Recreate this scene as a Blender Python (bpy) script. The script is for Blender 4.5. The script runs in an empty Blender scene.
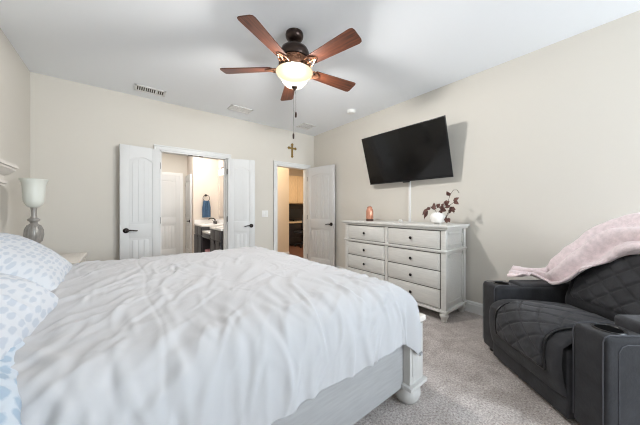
import bpy, bmesh, math, random
import numpy as np
from mathutils import Vector, Matrix, noise
sc = bpy.context.scene
PI = math.pi
# ------------------------------------------------------------------ room measures
XL, XW, YB, YF, HT = -0.831, 3.16, 4.223, -3.60, 2.74
# ------------------------------------------------------------------ camera
cam = bpy.data.cameras.new('camera')
cam.sensor_width = 36.0
cam.lens = 249.0 / 640.0 * 36.0
cam.shift_y = -0.0044
cam.clip_start = 0.02
cam_o = bpy.data.objects.new('camera', cam)
sc.collection.objects.link(cam_o)
cam_o.location = (0, 0, 1.185)
cam_o.rotation_euler = (PI / 2, 0, -math.radians(38.2))
sc.camera = cam_o
# ------------------------------------------------------------------ world, exposure
w = bpy.data.worlds.new('world'); sc.world = w; w.use_nodes = True
nt = w.node_tree
sky = nt.nodes.new('ShaderNodeTexSky')
sky.sky_type = 'NISHITA'; sky.sun_disc = False; sky.sun_elevation = math.radians(45)
nt.links.new(sky.outputs['Color'], nt.nodes['Background'].inputs['Color'])
nt.nodes['Background'].inputs['Strength'].default_value = 0.25
sc.view_settings.view_transform = 'Standard'
sc.view_settings.look = 'None'
sc.view_settings.gamma = 1.0
sc.view_settings.exposure = 1.22
sc.view_settings.use_curve_mapping = False
sc.cycles.filter_width = 1.1


def light(name, kind, loc, power, color, rot=(0, 0, 0), size=None, sy=None):
    l = bpy.data.lights.new(name, kind)
    l.energy = power; l.color = color
    if kind == 'AREA':
        l.shape = 'RECTANGLE'; l.size = size; l.size_y = sy
    elif size:
        l.shadow_soft_size = size
    o = bpy.data.objects.new(name, l); sc.collection.objects.link(o)
    o.location = loc; o.rotation_euler = rot
    return o


# daylight lamps at two unseen windows, placed and tilted up to fill the room
DAY = (0.83, 0.92, 1.0)
WIN = [(1.42, 3.02)]          # window in the front wall (x range)
WSD = [(-2.75, -1.15)]         # window in the right wall behind the recliner (y range)
WP1, WP2, TL1, TL2 = 78, 2, 121, 140
for a, b in WIN:
    light('window_daylight_fill', 'AREA', ((a + b) / 2, YF + 0.25, 1.5), WP1, DAY, (math.radians(TL1), 0, 0), b - a - .1, 1.45)
for a, b in WSD:
    light('window_daylight_fill', 'AREA', (XW - 0.25, (a + b) / 2, 1.5), WP2, DAY, (math.radians(TL2), 0, math.radians(90)), b - a - .1, 1.45)
# the lit lamps of the bathroom and of the hallway
light('bathroom_lamp_light', 'AREA', (1.0, 5.8, 2.70), 15, (1.0, 0.95, 0.90), (0, 0, 0), 0.7, 0.9)
light('hallway_lamp_light', 'AREA', (2.75, 4.9, 2.70), 8, (1.0, 0.88, 0.72), (0, 0, 0), 0.4, 0.4)
light('office_lamp_light', 'AREA', (4.3, 5.7, 2.70), 24, (1.0, 0.90, 0.76), (0, 0, 0), 0.8, 0.8)

# ------------------------------------------------------------------ materials


def srgb(r, g, b):
    f = lambda c: c / 12.92 if c <= .04045 else ((c + .055) / 1.055) ** 2.4
    return (f(r / 255), f(g / 255), f(b / 255), 1)


def mat(name, col, rough=.5, metal=0, bump=0, bscale=200, var=0, vscale=5, stretch=None, spec=None, sheen=0, emis=None, estr=0):
    m = bpy.data.materials.new(name); m.use_nodes = True
    t = m.node_tree; N = t.nodes; L = t.links
    p = N['Principled BSDF']
    c = srgb(*col)
    p.inputs['Base Color'].default_value = c
    p.inputs['Roughness'].default_value = rough
    p.inputs['Metallic'].default_value = metal
    if spec is not None: p.inputs['Specular IOR Level'].default_value = spec
    if sheen: p.inputs['Sheen Weight'].default_value = sheen
    if emis:
        p.inputs['Emission Color'].default_value = srgb(*emis); p.inputs['Emission Strength'].default_value = estr
    tc = N.new('ShaderNodeTexCoord'); mp = N.new('ShaderNodeMapping')
    L.new(tc.outputs['Object'], mp.inputs['Vector'])
    if stretch: mp.inputs['Scale'].default_value = stretch
    if var:
        n = N.new('ShaderNodeTexNoise'); n.inputs['Scale'].default_value = vscale; n.inputs['Detail'].default_value = 4
        L.new(mp.outputs[0], n.inputs['Vector'])
        r = N.new('ShaderNodeValToRGB'); e = r.color_ramp.elements
        e[0].position = .3; e[1].position = .7
        e[0].color = tuple(x * (1 - var) for x in c[:3]) + (1,)
        e[1].color = tuple(min(1, x * (1 + var)) for x in c[:3]) + (1,)
        L.new(n.outputs['Fac'], r.inputs['Fac']); L.new(r.outputs['Color'], p.inputs['Base Color'])
    if bump:
        n2 = N.new('ShaderNodeTexNoise'); n2.inputs['Scale'].default_value = bscale; n2.inputs['Detail'].default_value = 3
        L.new(mp.outputs[0], n2.inputs['Vector'])
        b = N.new('ShaderNodeBump'); b.inputs['Strength'].default_value = bump; b.inputs['Distance'].default_value = .004
        L.new(n2.outputs['Fac'], b.inputs['Height']); L.new(b.outputs['Normal'], p.inputs['Normal'])
    return m


M = {}
M['wall'] = mat('wall_paint', (212, 207, 198), .75, bump=.12, bscale=260, spec=.25)
M['wallbath'] = mat('bath_wall_paint', (222, 212, 202), .8, bump=.1, bscale=260, spec=.2)
M['wallhall'] = mat('hall_wall_paint', (214, 196, 172), .8, bump=.1, bscale=260, spec=.2)
M['ceil'] = mat('ceiling_paint', (240, 243, 246), .85, bump=.15, bscale=150, spec=.2)
M['trim'] = mat('white_trim_paint', (222, 222, 220), .42)
M['door'] = mat('white_door_paint', (208, 208, 207), .45)
M['handle'] = mat('dark_bronze', (44, 38, 36), .35, .85)
M['white_plastic'] = mat('white_plastic', (230, 230, 228), .4)
M['grey_duct'] = mat('duct_dark', (120, 120, 118), .7)
M['duvet'] = mat('white_cotton', (184, 184, 186), .9, bump=.15, bscale=500, spec=.15, sheen=.1)
M['sheet'] = mat('mattress_ticking', (226, 226, 228), .9, bump=.1, bscale=400)
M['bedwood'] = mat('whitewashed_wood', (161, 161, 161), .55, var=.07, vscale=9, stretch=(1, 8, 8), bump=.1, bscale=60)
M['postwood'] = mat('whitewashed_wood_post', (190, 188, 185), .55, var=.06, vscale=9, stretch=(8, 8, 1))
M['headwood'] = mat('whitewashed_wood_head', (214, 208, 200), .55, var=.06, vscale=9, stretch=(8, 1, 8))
M['dresser'] = mat('antique_white_wood', (214, 212, 207), .5, var=.05, vscale=10, stretch=(8, 1, 8), bump=.08, bscale=60)
M['gap'] = mat('shadow_brown', (70, 62, 54), .8)
M['knob'] = mat('knob_black', (28, 26, 26), .3, .4)
M['black'] = mat('black_plastic', (16, 16, 17), .35)
M['cup_shade'] = mat('cup_shade_black', (9, 9, 9), .95, spec=.05)
M['screen'] = mat('tv_glass', (10, 10, 11), .09, spec=.5)
M['bronze'] = mat('fan_bronze', (62, 50, 45), .3, .75)
M['copper'] = mat('fan_copper', (150, 108, 84), .42, .8, bump=.2, bscale=40)
M['glassbowl'] = mat('frosted_bowl', (60, 54, 44), .35, emis=(255, 232, 188), estr=.50)
_t = M['glassbowl'].node_tree; _mx = _t.nodes.new('ShaderNodeMixShader'); _tp = _t.nodes.new('ShaderNodeBsdfTransparent')
_mx.inputs[0].default_value = .32          # thin frosted glass lets a third of the bulb's light straight through
_t.links.new(_t.nodes['Principled BSDF'].outputs[0], _mx.inputs[1]); _t.links.new(_tp.outputs[0], _mx.inputs[2])
_t.links.new(_mx.outputs[0], _t.nodes['Material Output'].inputs['Surface'])
M['brass'] = mat('chain_dark', (46, 40, 34), .8, 0)
M['gold'] = mat('antique_gold', (150, 124, 70), .4, .7, var=.2, vscale=40)
M['lampbase'] = mat('lamp_mercury', (150, 146, 141), .35, .25, var=.15, vscale=20)
M['shade'] = mat('frosted_lamp_glass', (214, 216, 208), .35)
M['towel'] = mat('blue_terry', (70, 98, 128), .95, bump=.6, bscale=300, var=.2, vscale=40)
M['vanity'] = mat('espresso_cabinet', (66, 64, 68), .4)
M['counter'] = mat('white_marble', (240, 238, 236), .2)
M['mirror'] = mat('mirror_silver', (235, 235, 235), .03, 1)
M['bulb'] = mat('vanity_bulb', (255, 250, 240), .3, emis=(255, 240, 220), estr=6)
M['tile'] = mat('floor_tile', (176, 166, 156), .3, var=.05)
M['hallfloor'] = mat('dark_wood_floor', (96, 62, 44), .35, var=.2, vscale=6, stretch=(1, 9, 1))
M['maple'] = mat('maple_cabinet', (214, 182, 140), .45, var=.08, vscale=8, stretch=(6, 6, 1))
M['desk'] = mat('black_desk', (36, 30, 30), .4)
M['granite'] = mat('beige_counter', (196, 166, 130), .3, var=.15, vscale=50)
M['pink'] = mat('pink_plastic', (232, 170, 180), .5)
M['suede'] = mat('charcoal_suede', (43, 43, 46), .76, var=.30, vscale=11, bump=.4, bscale=60, spec=.3, sheen=.10)
M['suede2'] = mat('charcoal_suede_panel', (54, 54, 57), .72, var=.28, vscale=10, bump=.4, bscale=60, spec=.3, sheen=.10)
M['thread'] = mat('grey_thread', (74, 74, 79), .7)
M['fleece'] = mat('pink_fleece', (238, 222, 224), .98, bump=1.0, bscale=95, var=.10, vscale=38, sheen=.5, spec=.1)
M['pot'] = mat('white_ceramic', (240, 238, 234), .3, bump=.5, bscale=70)
M['leaf'] = mat('burgundy_leaf', (96, 62, 54), .6, var=.3, vscale=30)
M['stem'] = mat('brown_stem', (62, 44, 38), .7)
M['copperglass'] = mat('copper_jar_glass', (206, 146, 120), .15, .35, var=.18, vscale=30)
M['jarbase'] = mat('jar_dark_base', (62, 34, 28), .4)

# glass pane
g = bpy.data.materials.new('window_glass'); g.use_nodes = True
p = g.node_tree.nodes['Principled BSDF']
p.inputs['Transmission Weight'].default_value = 1; p.inputs['Roughness'].default_value = 0; p.inputs['IOR'].default_value = 1.1
M['glass'] = g


def carpet():
    m = bpy.data.materials.new('carpet_pile'); m.use_nodes = True
    t = m.node_tree; N = t.nodes; L = t.links; p = N['Principled BSDF']
    p.inputs['Roughness'].default_value = 1; p.inputs['Specular IOR Level'].default_value = .1
    p.inputs['Sheen Weight'].default_value = .3
    tc = N.new('ShaderNodeTexCoord')
    n1 = N.new('ShaderNodeTexNoise'); n1.inputs['Scale'].default_value = 85; n1.inputs['Detail'].default_value = 5; n1.inputs['Roughness'].default_value = .75
    n2 = N.new('ShaderNodeTexNoise'); n2.inputs['Scale'].default_value = 5.5; n2.inputs['Detail'].default_value = 3; n2.inputs['Distortion'].default_value = 1.2
    for n in (n1, n2): L.new(tc.outputs['Object'], n.inputs['Vector'])
    r1 = N.new('ShaderNodeValToRGB'); e = r1.color_ramp.elements
    e[0].position = .36; e[0].color = srgb(150, 137, 131); e[1].position = .62; e[1].color = srgb(230, 222, 217)
    r2 = N.new('ShaderNodeValToRGB'); e = r2.color_ramp.elements
    e[0].position = .35; e[0].color = (.72, .70, .68, 1); e[1].position = .65; e[1].color = (1, 1, 1, 1)
    L.new(n1.outputs['Fac'], r1.inputs['Fac']); L.new(n2.outputs['Fac'], r2.inputs['Fac'])
    mx = N.new('ShaderNodeMix'); mx.data_type = 'RGBA'; mx.blend_type = 'MULTIPLY'; mx.inputs['Factor'].default_value = 1
    L.new(r1.outputs['Color'], mx.inputs['A']); L.new(r2.outputs['Color'], mx.inputs['B'])
    L.new(mx.outputs['Result'], p.inputs['Base Color'])
    b = N.new('ShaderNodeBump'); b.inputs['Strength'].default_value = .9; b.inputs['Distance'].default_value = .012
    L.new(n1.outputs['Fac'], b.inputs['Height']); L.new(b.outputs['Normal'], p.inputs['Normal'])
    return m


def blade_wood():
    m = mat('fan_blade_wood', (112, 60, 38), .38)
    t = m.node_tree; N = t.nodes; L = t.links; p = N['Principled BSDF']
    tc = N.new('ShaderNodeTexCoord'); mp = N.new('ShaderNodeMapping'); mp.inputs['Scale'].default_value = (2.2, 26, 10)
    n = N.new('ShaderNodeTexNoise'); n.inputs['Scale'].default_value = 2.2; n.inputs['Detail'].default_value = 6; n.inputs['Distortion'].default_value = .6
    L.new(tc.outputs['Object'], mp.inputs['Vector']); L.new(mp.outputs[0], n.inputs['Vector'])
    r = N.new('ShaderNodeValToRGB'); e = r.color_ramp.elements
    e[0].position = .3; e[0].color = srgb(54, 28, 19); e[1].position = .72; e[1].color = srgb(112, 62, 40)
    L.new(n.outputs['Fac'], r.inputs['Fac']); L.new(r.outputs['Color'], p.inputs['Base Color'])
    return m


def pillow_cloth(name, base, ink, scale):
    m = mat(name, base, .9, spec=.15, bump=.12, bscale=400)
    t = m.node_tree; N = t.nodes; L = t.links; p = N['Principled BSDF']
    tc = N.new('ShaderNodeTexCoord'); mp = N.new('ShaderNodeMapping'); mp.inputs['Scale'].default_value = (scale, scale * .62, scale * 1.0)
    L.new(tc.outputs['UV'], mp.inputs['Vector'])
    nz = N.new('ShaderNodeTexNoise'); nz.inputs['Scale'].default_value = 2.5; nz.inputs['Detail'].default_value = 2
    L.new(mp.outputs[0], nz.inputs['Vector'])
    vm = N.new('ShaderNodeVectorMath'); vm.operation = 'MULTIPLY_ADD'; vm.inputs[1].default_value = (.35, .35, .35)
    L.new(nz.outputs['Color'], vm.inputs[0]); L.new(mp.outputs[0], vm.inputs[2])
    v = N.new('ShaderNodeTexVoronoi'); v.inputs['Scale'].default_value = 1.0; v.inputs['Randomness'].default_value = .45
    L.new(vm.outputs[0], v.inputs['Vector'])
    r = N.new('ShaderNodeValToRGB'); e = r.color_ramp.elements
    e[0].position = .30; e[0].color = srgb(*ink); e[1].position = .42; e[1].color = srgb(*base)
    L.new(v.outputs['Distance'], r.inputs['Fac']); L.new(r.outputs['Color'], p.inputs['Base Color'])
    return m


M['carpet'] = carpet()
M['blade'] = blade_wood()
M['pillow'] = pillow_cloth('printed_pillow_cotton', (200, 203, 208), (180, 187, 197), 18)
M['pillow_blue'] = pillow_cloth('printed_blue_cotton', (190, 199, 208), (160, 177, 194), 13)

# ------------------------------------------------------------------ mesh helpers


class MB:
    def __init__(self):
        self.bm = bmesh.new()

    def _merge(self, b, mtx=None):
        if mtx is not None: bmesh.ops.transform(b, matrix=mtx, verts=b.verts)
        me = bpy.data.meshes.new('tmp'); b.to_mesh(me); b.free()
        self.bm.from_mesh(me); bpy.data.meshes.remove(me)

    def box(self, x0, x1, y0, y1, z0, z1, bev=0, seg=2, mtx=None):
        b = bmesh.new(); bmesh.ops.create_cube(b, size=1)
        for v in b.verts:
            v.co = Vector(((x0 + x1) / 2 + v.co.x * (x1 - x0), (y0 + y1) / 2 + v.co.y * (y1 - y0), (z0 + z1) / 2 + v.co.z * (z1 - z0)))
        if bev: bmesh.ops.bevel(b, geom=b.edges[:], offset=bev, segments=seg, profile=.6, affect='EDGES', clamp_overlap=True)
        self._merge(b, mtx); return self

    def prism(self, pts, z0, z1, mtx=None, bev=0):
        b = bmesh.new()
        f = b.faces.new([b.verts.new((x, y, z0)) for x, y in pts])
        r = bmesh.ops.extrude_face_region(b, geom=[f])
        for v in r['geom']:
            if isinstance(v, bmesh.types.BMVert): v.co.z = z1
        bmesh.ops.recalc_face_normals(b, faces=b.faces[:])
        if bev: bmesh.ops.bevel(b, geom=b.edges[:], offset=bev, segments=2, affect='EDGES', clamp_overlap=True)
        self._merge(b, mtx); return self

    def lathe(self, prof, n=28, mtx=None, caps=True):
        b = bmesh.new(); rings = []
        for r, z in prof:
            rings.append([b.verts.new((r * math.cos(2 * PI * i / n), r * math.sin(2 * PI * i / n), z)) for i in range(n)])
        for k in range(len(rings) - 1):
            for i in range(n):
                b.faces.new((rings[k][i], rings[k][(i + 1) % n], rings[k + 1][(i + 1) % n], rings[k + 1][i]))
        if caps:
            b.faces.new(list(reversed(rings[0]))); b.faces.new(rings[-1])
        bmesh.ops.recalc_face_normals(b, faces=b.faces[:])
        self._merge(b, mtx); return self

    def tube(self, pts, r, n=10, mtx=None, closed=False):
        b = bmesh.new(); pts = [Vector(q) for q in pts]; rings = []
        rad = r if isinstance(r, (list, tuple)) else [r] * len(pts)
        ref = None
        for k, q in enumerate(pts):
            a = pts[k - 1] if (k > 0 or closed) else q
            c = pts[(k + 1) % len(pts)] if (k < len(pts) - 1 or closed) else q
            d = (c - a).normalized()
            if ref is None:
                ref = Vector((0, 0, 1)) if abs(d.z) < .9 else Vector((1, 0, 0))
            u = (ref - d * ref.dot(d)).normalized(); ref = u; v = d.cross(u)
            rings.append([b.verts.new(q + (u * math.cos(2 * PI * i / n) + v * math.sin(2 * PI * i / n)) * rad[k]) for i in range(n)])
        K = len(rings)
        for k in range(K if closed else K - 1):
            for i in range(n):
                b.faces.new((rings[k][i], rings[k][(i + 1) % n], rings[(k + 1) % K][(i + 1) % n], rings[(k + 1) % K][i]))
        if not closed:
            b.faces.new(list(reversed(rings[0]))); b.faces.new(rings[-1])
        bmesh.ops.recalc_face_normals(b, faces=b.faces[:])
        self._merge(b, mtx); return self

    def grid(self, P, close_v=False, uv=False):
        b = bmesh.new(); R = [[b.verts.new(q) for q in row] for row in P]
        lay = b.loops.layers.uv.new('UVMap') if uv else None
        for i in range(len(R) - 1):
            for j in range(len(R[0]) - 1):
                f = b.faces.new((R[i][j], R[i + 1][j], R[i + 1][j + 1], R[i][j + 1]))
                if uv:
                    for lp, (a, c) in zip(f.loops, ((i, j), (i + 1, j), (i + 1, j + 1), (i, j + 1))):
                        lp[lay].uv = (a / (len(R) - 1), c / (len(R[0]) - 1))
        self._merge(b); return self

    def build(self, name, m, parent=None, smooth=True, angle=40):
        me = bpy.data.meshes.new(name); self.bm.to_mesh(me); self.bm.free()
        me.materials.append(m)
        o = bpy.data.objects.new(name, me); sc.collection.objects.link(o)
        if smooth:
            for q in me.polygons: q.use_smooth = True
            try: me.set_sharp_from_angle(angle=math.radians(angle))
            except Exception: pass
        if parent is not None: o.parent = parent
        return o


def thing(name, label, cat, loc=(0, 0, 0), rz=0, group=None, rot=None):
    o = bpy.data.objects.new(name, None); sc.collection.objects.link(o)
    o.empty_display_size = .05
    o.location = loc; o.rotation_euler = rot or (0, 0, rz)
    o['label'] = label; o['category'] = cat
    if group: o['group'] = group
    return o


def tag(o, label, cat, group=None, kind=None):
    o['label'] = label; o['category'] = cat
    if group: o['group'] = group
    if kind: o['kind'] = kind
    return o


def struct(o, label=None, cat=None):
    o['kind'] = 'structure'
    if label: o['label'] = label; o['category'] = cat
    return o


def rx(a): return Matrix.Rotation(a, 4, 'X')
def ry(a): return Matrix.Rotation(a, 4, 'Y')
def rz_(a): return Matrix.Rotation(a, 4, 'Z')
def tr(x, y, z): return Matrix.Translation((x, y, z))


# ------------------------------------------------------------------ room shell
OX0, OX1 = 0.40, 1.345        # double door opening
EX0, EX1 = 2.275, 2.985       # entry door opening
DH = 2.04
T = .115
m_ = MB().box(XL - .1, XW + .1, YF - .1, YB + .02, -.05, 0)
struct(m_.build('floor', M['carpet'], smooth=False), 'beige grey cut pile carpet covering the bedroom floor', 'floor')
m_ = MB().box(XL - .1, XW + .1, YF - .1, YB + T, HT, HT + .08)
struct(m_.build('ceiling', M['ceil'], smooth=False), 'flat white ceiling over the bedroom', 'ceiling')
m_ = MB()
m_.box(XL - .1, OX0, YB, YB + T, 0, HT); m_.box(OX0, OX1, YB, YB + T, DH + .01, HT)
m_.box(OX1, EX0, YB, YB + T, 0, HT); m_.box(EX0, EX1, YB, YB + T, DH + .01, HT)
m_.box(EX1, XW + .1, YB, YB + T, 0, HT)
struct(m_.build('wall_back', M['wall'], smooth=False), 'beige wall with the double doors and the entry door', 'wall')
struct(MB().box(XL - .1, XL, YF, YB, 0, HT).build('wall_left', M['wall'], smooth=False), 'beige wall behind the bed headboard', 'wall')
m_ = MB(); a, b = WSD[0]
m_.box(XW, XW + .1, YF, a, 0, HT); m_.box(XW, XW + .1, b, YB, 0, HT); m_.box(XW, XW + .1, a, b, 0, .7); m_.box(XW, XW + .1, a, b, 2.3, HT)
struct(m_.build('wall_right', M['wall'], smooth=False), 'beige wall behind the television and dresser', 'wall')
m_ = MB(); xs = [XL - .1, WIN[0][0], WIN[0][1], XW + .1]
for i in (0, 2): m_.box(xs[i], xs[i + 1], YF - .1, YF, 0, HT)
for a, b in WIN: m_.box(a, b, YF - .1, YF, 0, .7); m_.box(a, b, YF - .1, YF, 2.3, HT)
struct(m_.build('wall_front', M['wall'], smooth=False), 'beige wall with a window behind the viewer', 'wall')
for i, (a, b, side) in enumerate([q + (0,) for q in WIN] + [q + (1,) for q in WSD]):
    m_ = MB()
    for q in ((a, a + .05, .7, 2.3), (b - .05, b, .7, 2.3), (a, b, .7, .75), (a, b, 2.25, 2.3), (a, b, 1.47, 1.53)):
        m_.box(q[0], q[1], YF - .08, YF - .03, q[2], q[3])
    if side: bmesh.ops.transform(m_.bm, matrix=tr(XW, 0, 0) @ rz_(PI / 2) @ tr(0, -YF, 0), verts=m_.bm.verts)
    f = struct(m_.build('window_%d' % (i + 1), M['trim'], smooth=False), ('white framed sash window in the wall behind the viewer', 'white framed sash window behind the recliner')[i], 'window')
    for nm, ma, q in (('window_pane', 'glass', MB().box(a + .05, b - .05, YF - .06, YF - .055, .75, 2.25)), ('window_sill', 'trim', MB().box(a - .04, b + .04, YF - .02, YF + .03, .66, .70, .005))):
        if side: bmesh.ops.transform(q.bm, matrix=tr(XW, 0, 0) @ rz_(PI / 2) @ tr(0, -YF, 0), verts=q.bm.verts)
        q.build(nm, M[ma], f, smooth=False)


def base_profile(length, h=.13, t=.016):
    """baseboard along +x, sticking out along -y from y=0"""
    b = MB()
    pts = [(0, 0), (-t, 0), (-t, h * .72), (-t * .75, h * .78), (-t * .75, h * .86), (-t * .35, h * .95), (0, h)]
    b.prism([(y, z) for y, z in pts], 0, length, Matrix(((0, 0, 1, 0), (1, 0, 0, 0), (0, 1, 0, 0), (0, 0, 0, 1))))
    return b


CW = .068
k = 0
for a, b in ((XL, OX0 - CW), (OX1 + CW, EX0 - CW), (EX1 + CW, XW)):
    o = base_profile(b - a).build('baseboard_back', M['trim'], smooth=False); o.location = (a, YB, 0); struct(o)
o = base_profile(YB - YF).build('baseboard_right', M['trim'], smooth=False); o.location = (XW, YB, 0); o.rotation_euler = (0, 0, -PI / 2); struct(o)
o = base_profile(YB - YF).build('baseboard_left', M['trim'], smooth=False); o.location = (XL, YF, 0); o.rotation_euler = (0, 0, PI / 2); struct(o)

for i, (a, b) in enumerate(((OX0, OX1), (EX0, EX1))):
    m_ = MB()
    for s0, s1 in ((a - CW, a), (b, b + CW)):
        m_.box(s0, s1, YB - .018, YB, 0, DH, .004)
        e = s0 if s0 < a else s1 - .018
        m_.box(e, e + .018, YB - .026, YB - .001, 0, DH + CW - .0185, .003)
    m_.box(a - CW, b + CW, YB - .018, YB, DH, DH + CW, .004)
    m_.box(a - CW - .002, b + CW + .002, YB - .027, YB - .001, DH + CW - .018, DH + CW + .001, .003)
    m_.box(a - .001, a + .018, YB - .005, YB + T + .005, 0, DH); m_.box(b - .018, b + .001, YB - .005, YB + T + .005, 0, DH)
    m_.box(a, b, YB - .005, YB + T + .005, DH - .018, DH + .012)
    m_.box(a + .018, a + .03, YB + .05, YB + .08, 0, DH - .02); m_.box(b - .03, b - .018, YB + .05, YB + .08, 0, DH - .02)
    struct(m_.build('trim_%d' % (i + 1), M['trim']), ('white casing around the double door opening', 'white casing around the single entry doorway')[i], 'door frame')
# little black ball catches at the head of the double doorway
for j, cx in enumerate((.80, .95)):
    tag(MB().box(cx - .03, cx + .03, YB + .0, YB + .03, DH - .026, DH - .017, .002).build('ball_catch', M['handle']),
        ('small dark door catch in the double doorway head, the one toward the lamp', 'small dark door catch in the double doorway head, the one toward the cross')[j], 'door catch', 'ball catches in the doorway head')


# ------------------------------------------------------------------ panelled doors
def door_mesh(wd, h=2.02, st=.095, arch=.055):
    b = MB(); t0, t1 = .010, .0195
    b.box(0, wd, -t0, t0, 0, h, .002)
    lo0, lo1, up0, up1 = .21, .80, .98, h - .14
    for s in (-1, 1):
        y0, y1 = (t0 - .001, t1) if s > 0 else (-t1, -t0 + .001)
        b.box(0, st, y0, y1, 0, h, .003); b.box(wd - st, wd, y0, y1, 0, h, .003)
        b.box(st, wd - st, y0, y1, 0, lo0, .003); b.box(st, wd - st, y0, y1, lo1, up0, .003)
        # top rail with an arched underside
        n = 16; pts = [(wd - st, h), (st, h)]
        for i in range(n + 1):
            q = i / n; x = st + (wd - 2 * st) * q
            pts.append((x, up1 - arch + arch * math.sin(PI * q) ** .8))
        mt = Matrix(((1, 0, 0, 0), (0, 0, 1, 0), (0, 1, 0, 0), (0, 0, 0, 1)))
        b.prism(pts, y0, y1, mt)
        # planked fields, raised with fine grooves between planks
        f0, f1 = st + .035, wd - st - .035
        npl = max(3, round((f1 - f0) / .066)); pw = (f1 - f0) / npl
        yy0, yy1 = (t0 - .001, t0 + .006) if s > 0 else (-t0 - .006, -t0 + .001)
        for i in range(npl):
            x0, x1 = f0 + i * pw + .0035, f0 + (i + 1) * pw - .0035
            b.box(x0, x1, yy0, yy1, lo0 + .035, lo1 - .035, .002)
            za = up1 - .035 - arch + arch * math.sin(PI * (x0 - f0) / (f1 - f0)) ** .8
            zb = up1 - .035 - arch + arch * math.sin(PI * (x1 - f0) / (f1 - f0)) ** .8
            b.prism([(x0, up0 + .035), (x1, up0 + .035), (x1, zb), (x0, za)], yy0, yy1, mt)
    return b


def lever(wd, side, face, z=.90):
    """black lever handle: rosette near free edge on the given face, lever pointing toward the hinge"""
    b = MB()
    x = wd - .062
    mt = tr(x, face * .0185, z) @ rx(-PI / 2 * face)
    b.lathe([(.033, 0), (.033, .006), (.026, .011), (.012, .014), (.011, .045), (.0, .045)], 24, mt)
    y = face * .058
    b.tube([(x, face * .045, z), (x - .006, y, z), (x - .03, y, z + .003), (x - .065, y, z + .001), (x - .105, y, z - .006), (x - .118, y, z - .002)],
           [.011, .012, .010, .009, .008, .006], 10)
    return b


def make_door(num, label, wd, hinge, ang, faces=(1, -1), arch=.055, z=.90):
    o = door_mesh(wd, arch=arch).build('door_%d' % num, M['door'], angle=30)
    o.location = hinge; o.rotation_euler = (0, 0, ang)
    struct(o, label, 'door')
    for f in faces: lever(wd, 1, f, z).build('door_handle', M['handle'], o)
    hb = MB()
    for zz in (.22, 1.02, 1.8): hb.tube([(-.006, -.014, zz - .045), (-.006, -.014, zz + .045)], .006, 8)
    hb.build('hinge', M['handle'], o)
    return o


def ang(p, q): return math.atan2(q[1] - p[1], q[0] - p[0])
h1, e1_ = (OX0 - .0, YB - .045), (-.046, 4.115)
make_door(1, 'white narrow double door leaf swung open beside the bedside lamp wall', .45, (h1[0], h1[1], .012), ang(h1, e1_))
h2, e2_ = (OX1 + .0, YB - .045), (1.772, 4.06)
make_door(2, 'white narrow double door leaf swung open beside the light switch', .44, (h2[0], h2[1], .012), ang(h2, e2_))
h3, e3_ = (EX1 - .01, YB - .045), (3.088, 3.50)
make_door(3, 'white arched panel entry door swung open against the television wall', .70, (h3[0], h3[1], .012), ang(h3, e3_), faces=(-1,))

# ------------------------------------------------------------------ bathroom beyond the double doors
BY = 6.40; BX = 1.83; HYB = 7.1
struct(MB().box(-.6, 2.0, YB + .02, 7.4, -.05, -.002).build('floor_bathroom', M['tile'], smooth=False), 'tiled bathroom floor', 'floor')
struct(MB().box(-.6, 2.0, YB + T, 7.4, HT, HT + .08).build('ceiling_bathroom', M['ceil'], smooth=False), 'white bathroom ceiling', 'ceiling')
struct(MB().box(1.27, BX + .1, BY, HYB + .1, 0, HT).build('wall_bathroom_towel', M['wallbath'], smooth=False), 'bright bathroom wall behind the hanging towel', 'wall')
struct(MB().box(BX, BX + .1, YB + T, BY, 0, HT).build('wall_bathroom_right', M['wallbath'], smooth=False), 'bathroom wall behind the vanity mirror', 'wall')
struct(MB().box(-.6, 1.27, HYB, HYB + .1, 0, HT).build('wall_bathroom_rear', M['wall'], smooth=False), 'tan wall around the far bathroom door', 'wall')
struct(MB().box(-.7, -.6, YB + T, 7.2, 0, HT).build('wall_bathroom_left', M['wall'], smooth=False), 'tan bathroom side wall', 'wall')
d4 = make_door(4, 'white closed panel door at the far end of the bathroom', .66, (.44, HYB - .03, .012), 0, faces=(), arch=.03)
m_ = MB(); m_.box(.37, .44, HYB - .02, HYB, 0, 2.035, .003); m_.box(1.10, 1.17, HYB - .02, HYB, 0, 2.035, .003); m_.box(.37, 1.17, HYB - .02, HYB, 2.035, 2.10, .003)
struct(m_.build('trim_3', M['trim']), 'white casing of the far bathroom door', 'door frame')
d5 = make_door(5, 'white narrow door seen edge on beside the bright towel wall', .56, (1.245, HYB - .03, .012), -PI / 2, faces=(-1,), arch=.03)
o = base_profile(.53).build('baseboard_bathroom', M['trim'], smooth=False); o.location = (1.29, BY, 0); struct(o)

# vanity: two cupboards with a lowered make-up counter between
vx0, vx1 = 1.29, BX - .002
van = thing('bathroom_vanity', 'dark bathroom vanity with white counters along the mirror wall', 'vanity', (0, 0, 0))
b = MB()
b.box(vx0 + .02, vx1, 5.72, BY - .002, .09, .82, .003); b.box(vx0 + .07, vx1, 5.72, BY - .002, 0, .09)
b.box(vx0 + .02, vx1, YB + T + .02, 5.05, .09, .82, .003); b.box(vx0 + .07, vx1, YB + T + .02, 5.05, 0, .09)
b.box(vx0 + .03, vx1, 5.05, 5.72, .60, .70); b.box(vx1 - .03, vx1, 5.05, 5.72, 0, .62)
b.build('cabinet_body', M['vanity'], van, smooth=False)
b = MB(); b.box(vx0, vx1, 5.70, BY - .002, .82, .86, .006); b.box(vx1 - .02, vx1, 5.70, BY - .002, .86, .95, .003); b.box(vx0, vx1, BY - .022, BY - .002, .86, .95, .003)
b.build('countertop', M['counter'], van)
b = MB(); b.box(vx0, vx1, YB + T + .02, 5.07, .82, .86, .006); b.box(vx1 - .02, vx1, YB + T + .02, 5.07, .86, .95, .003)
b.build('countertop', M['counter'], van)
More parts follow.
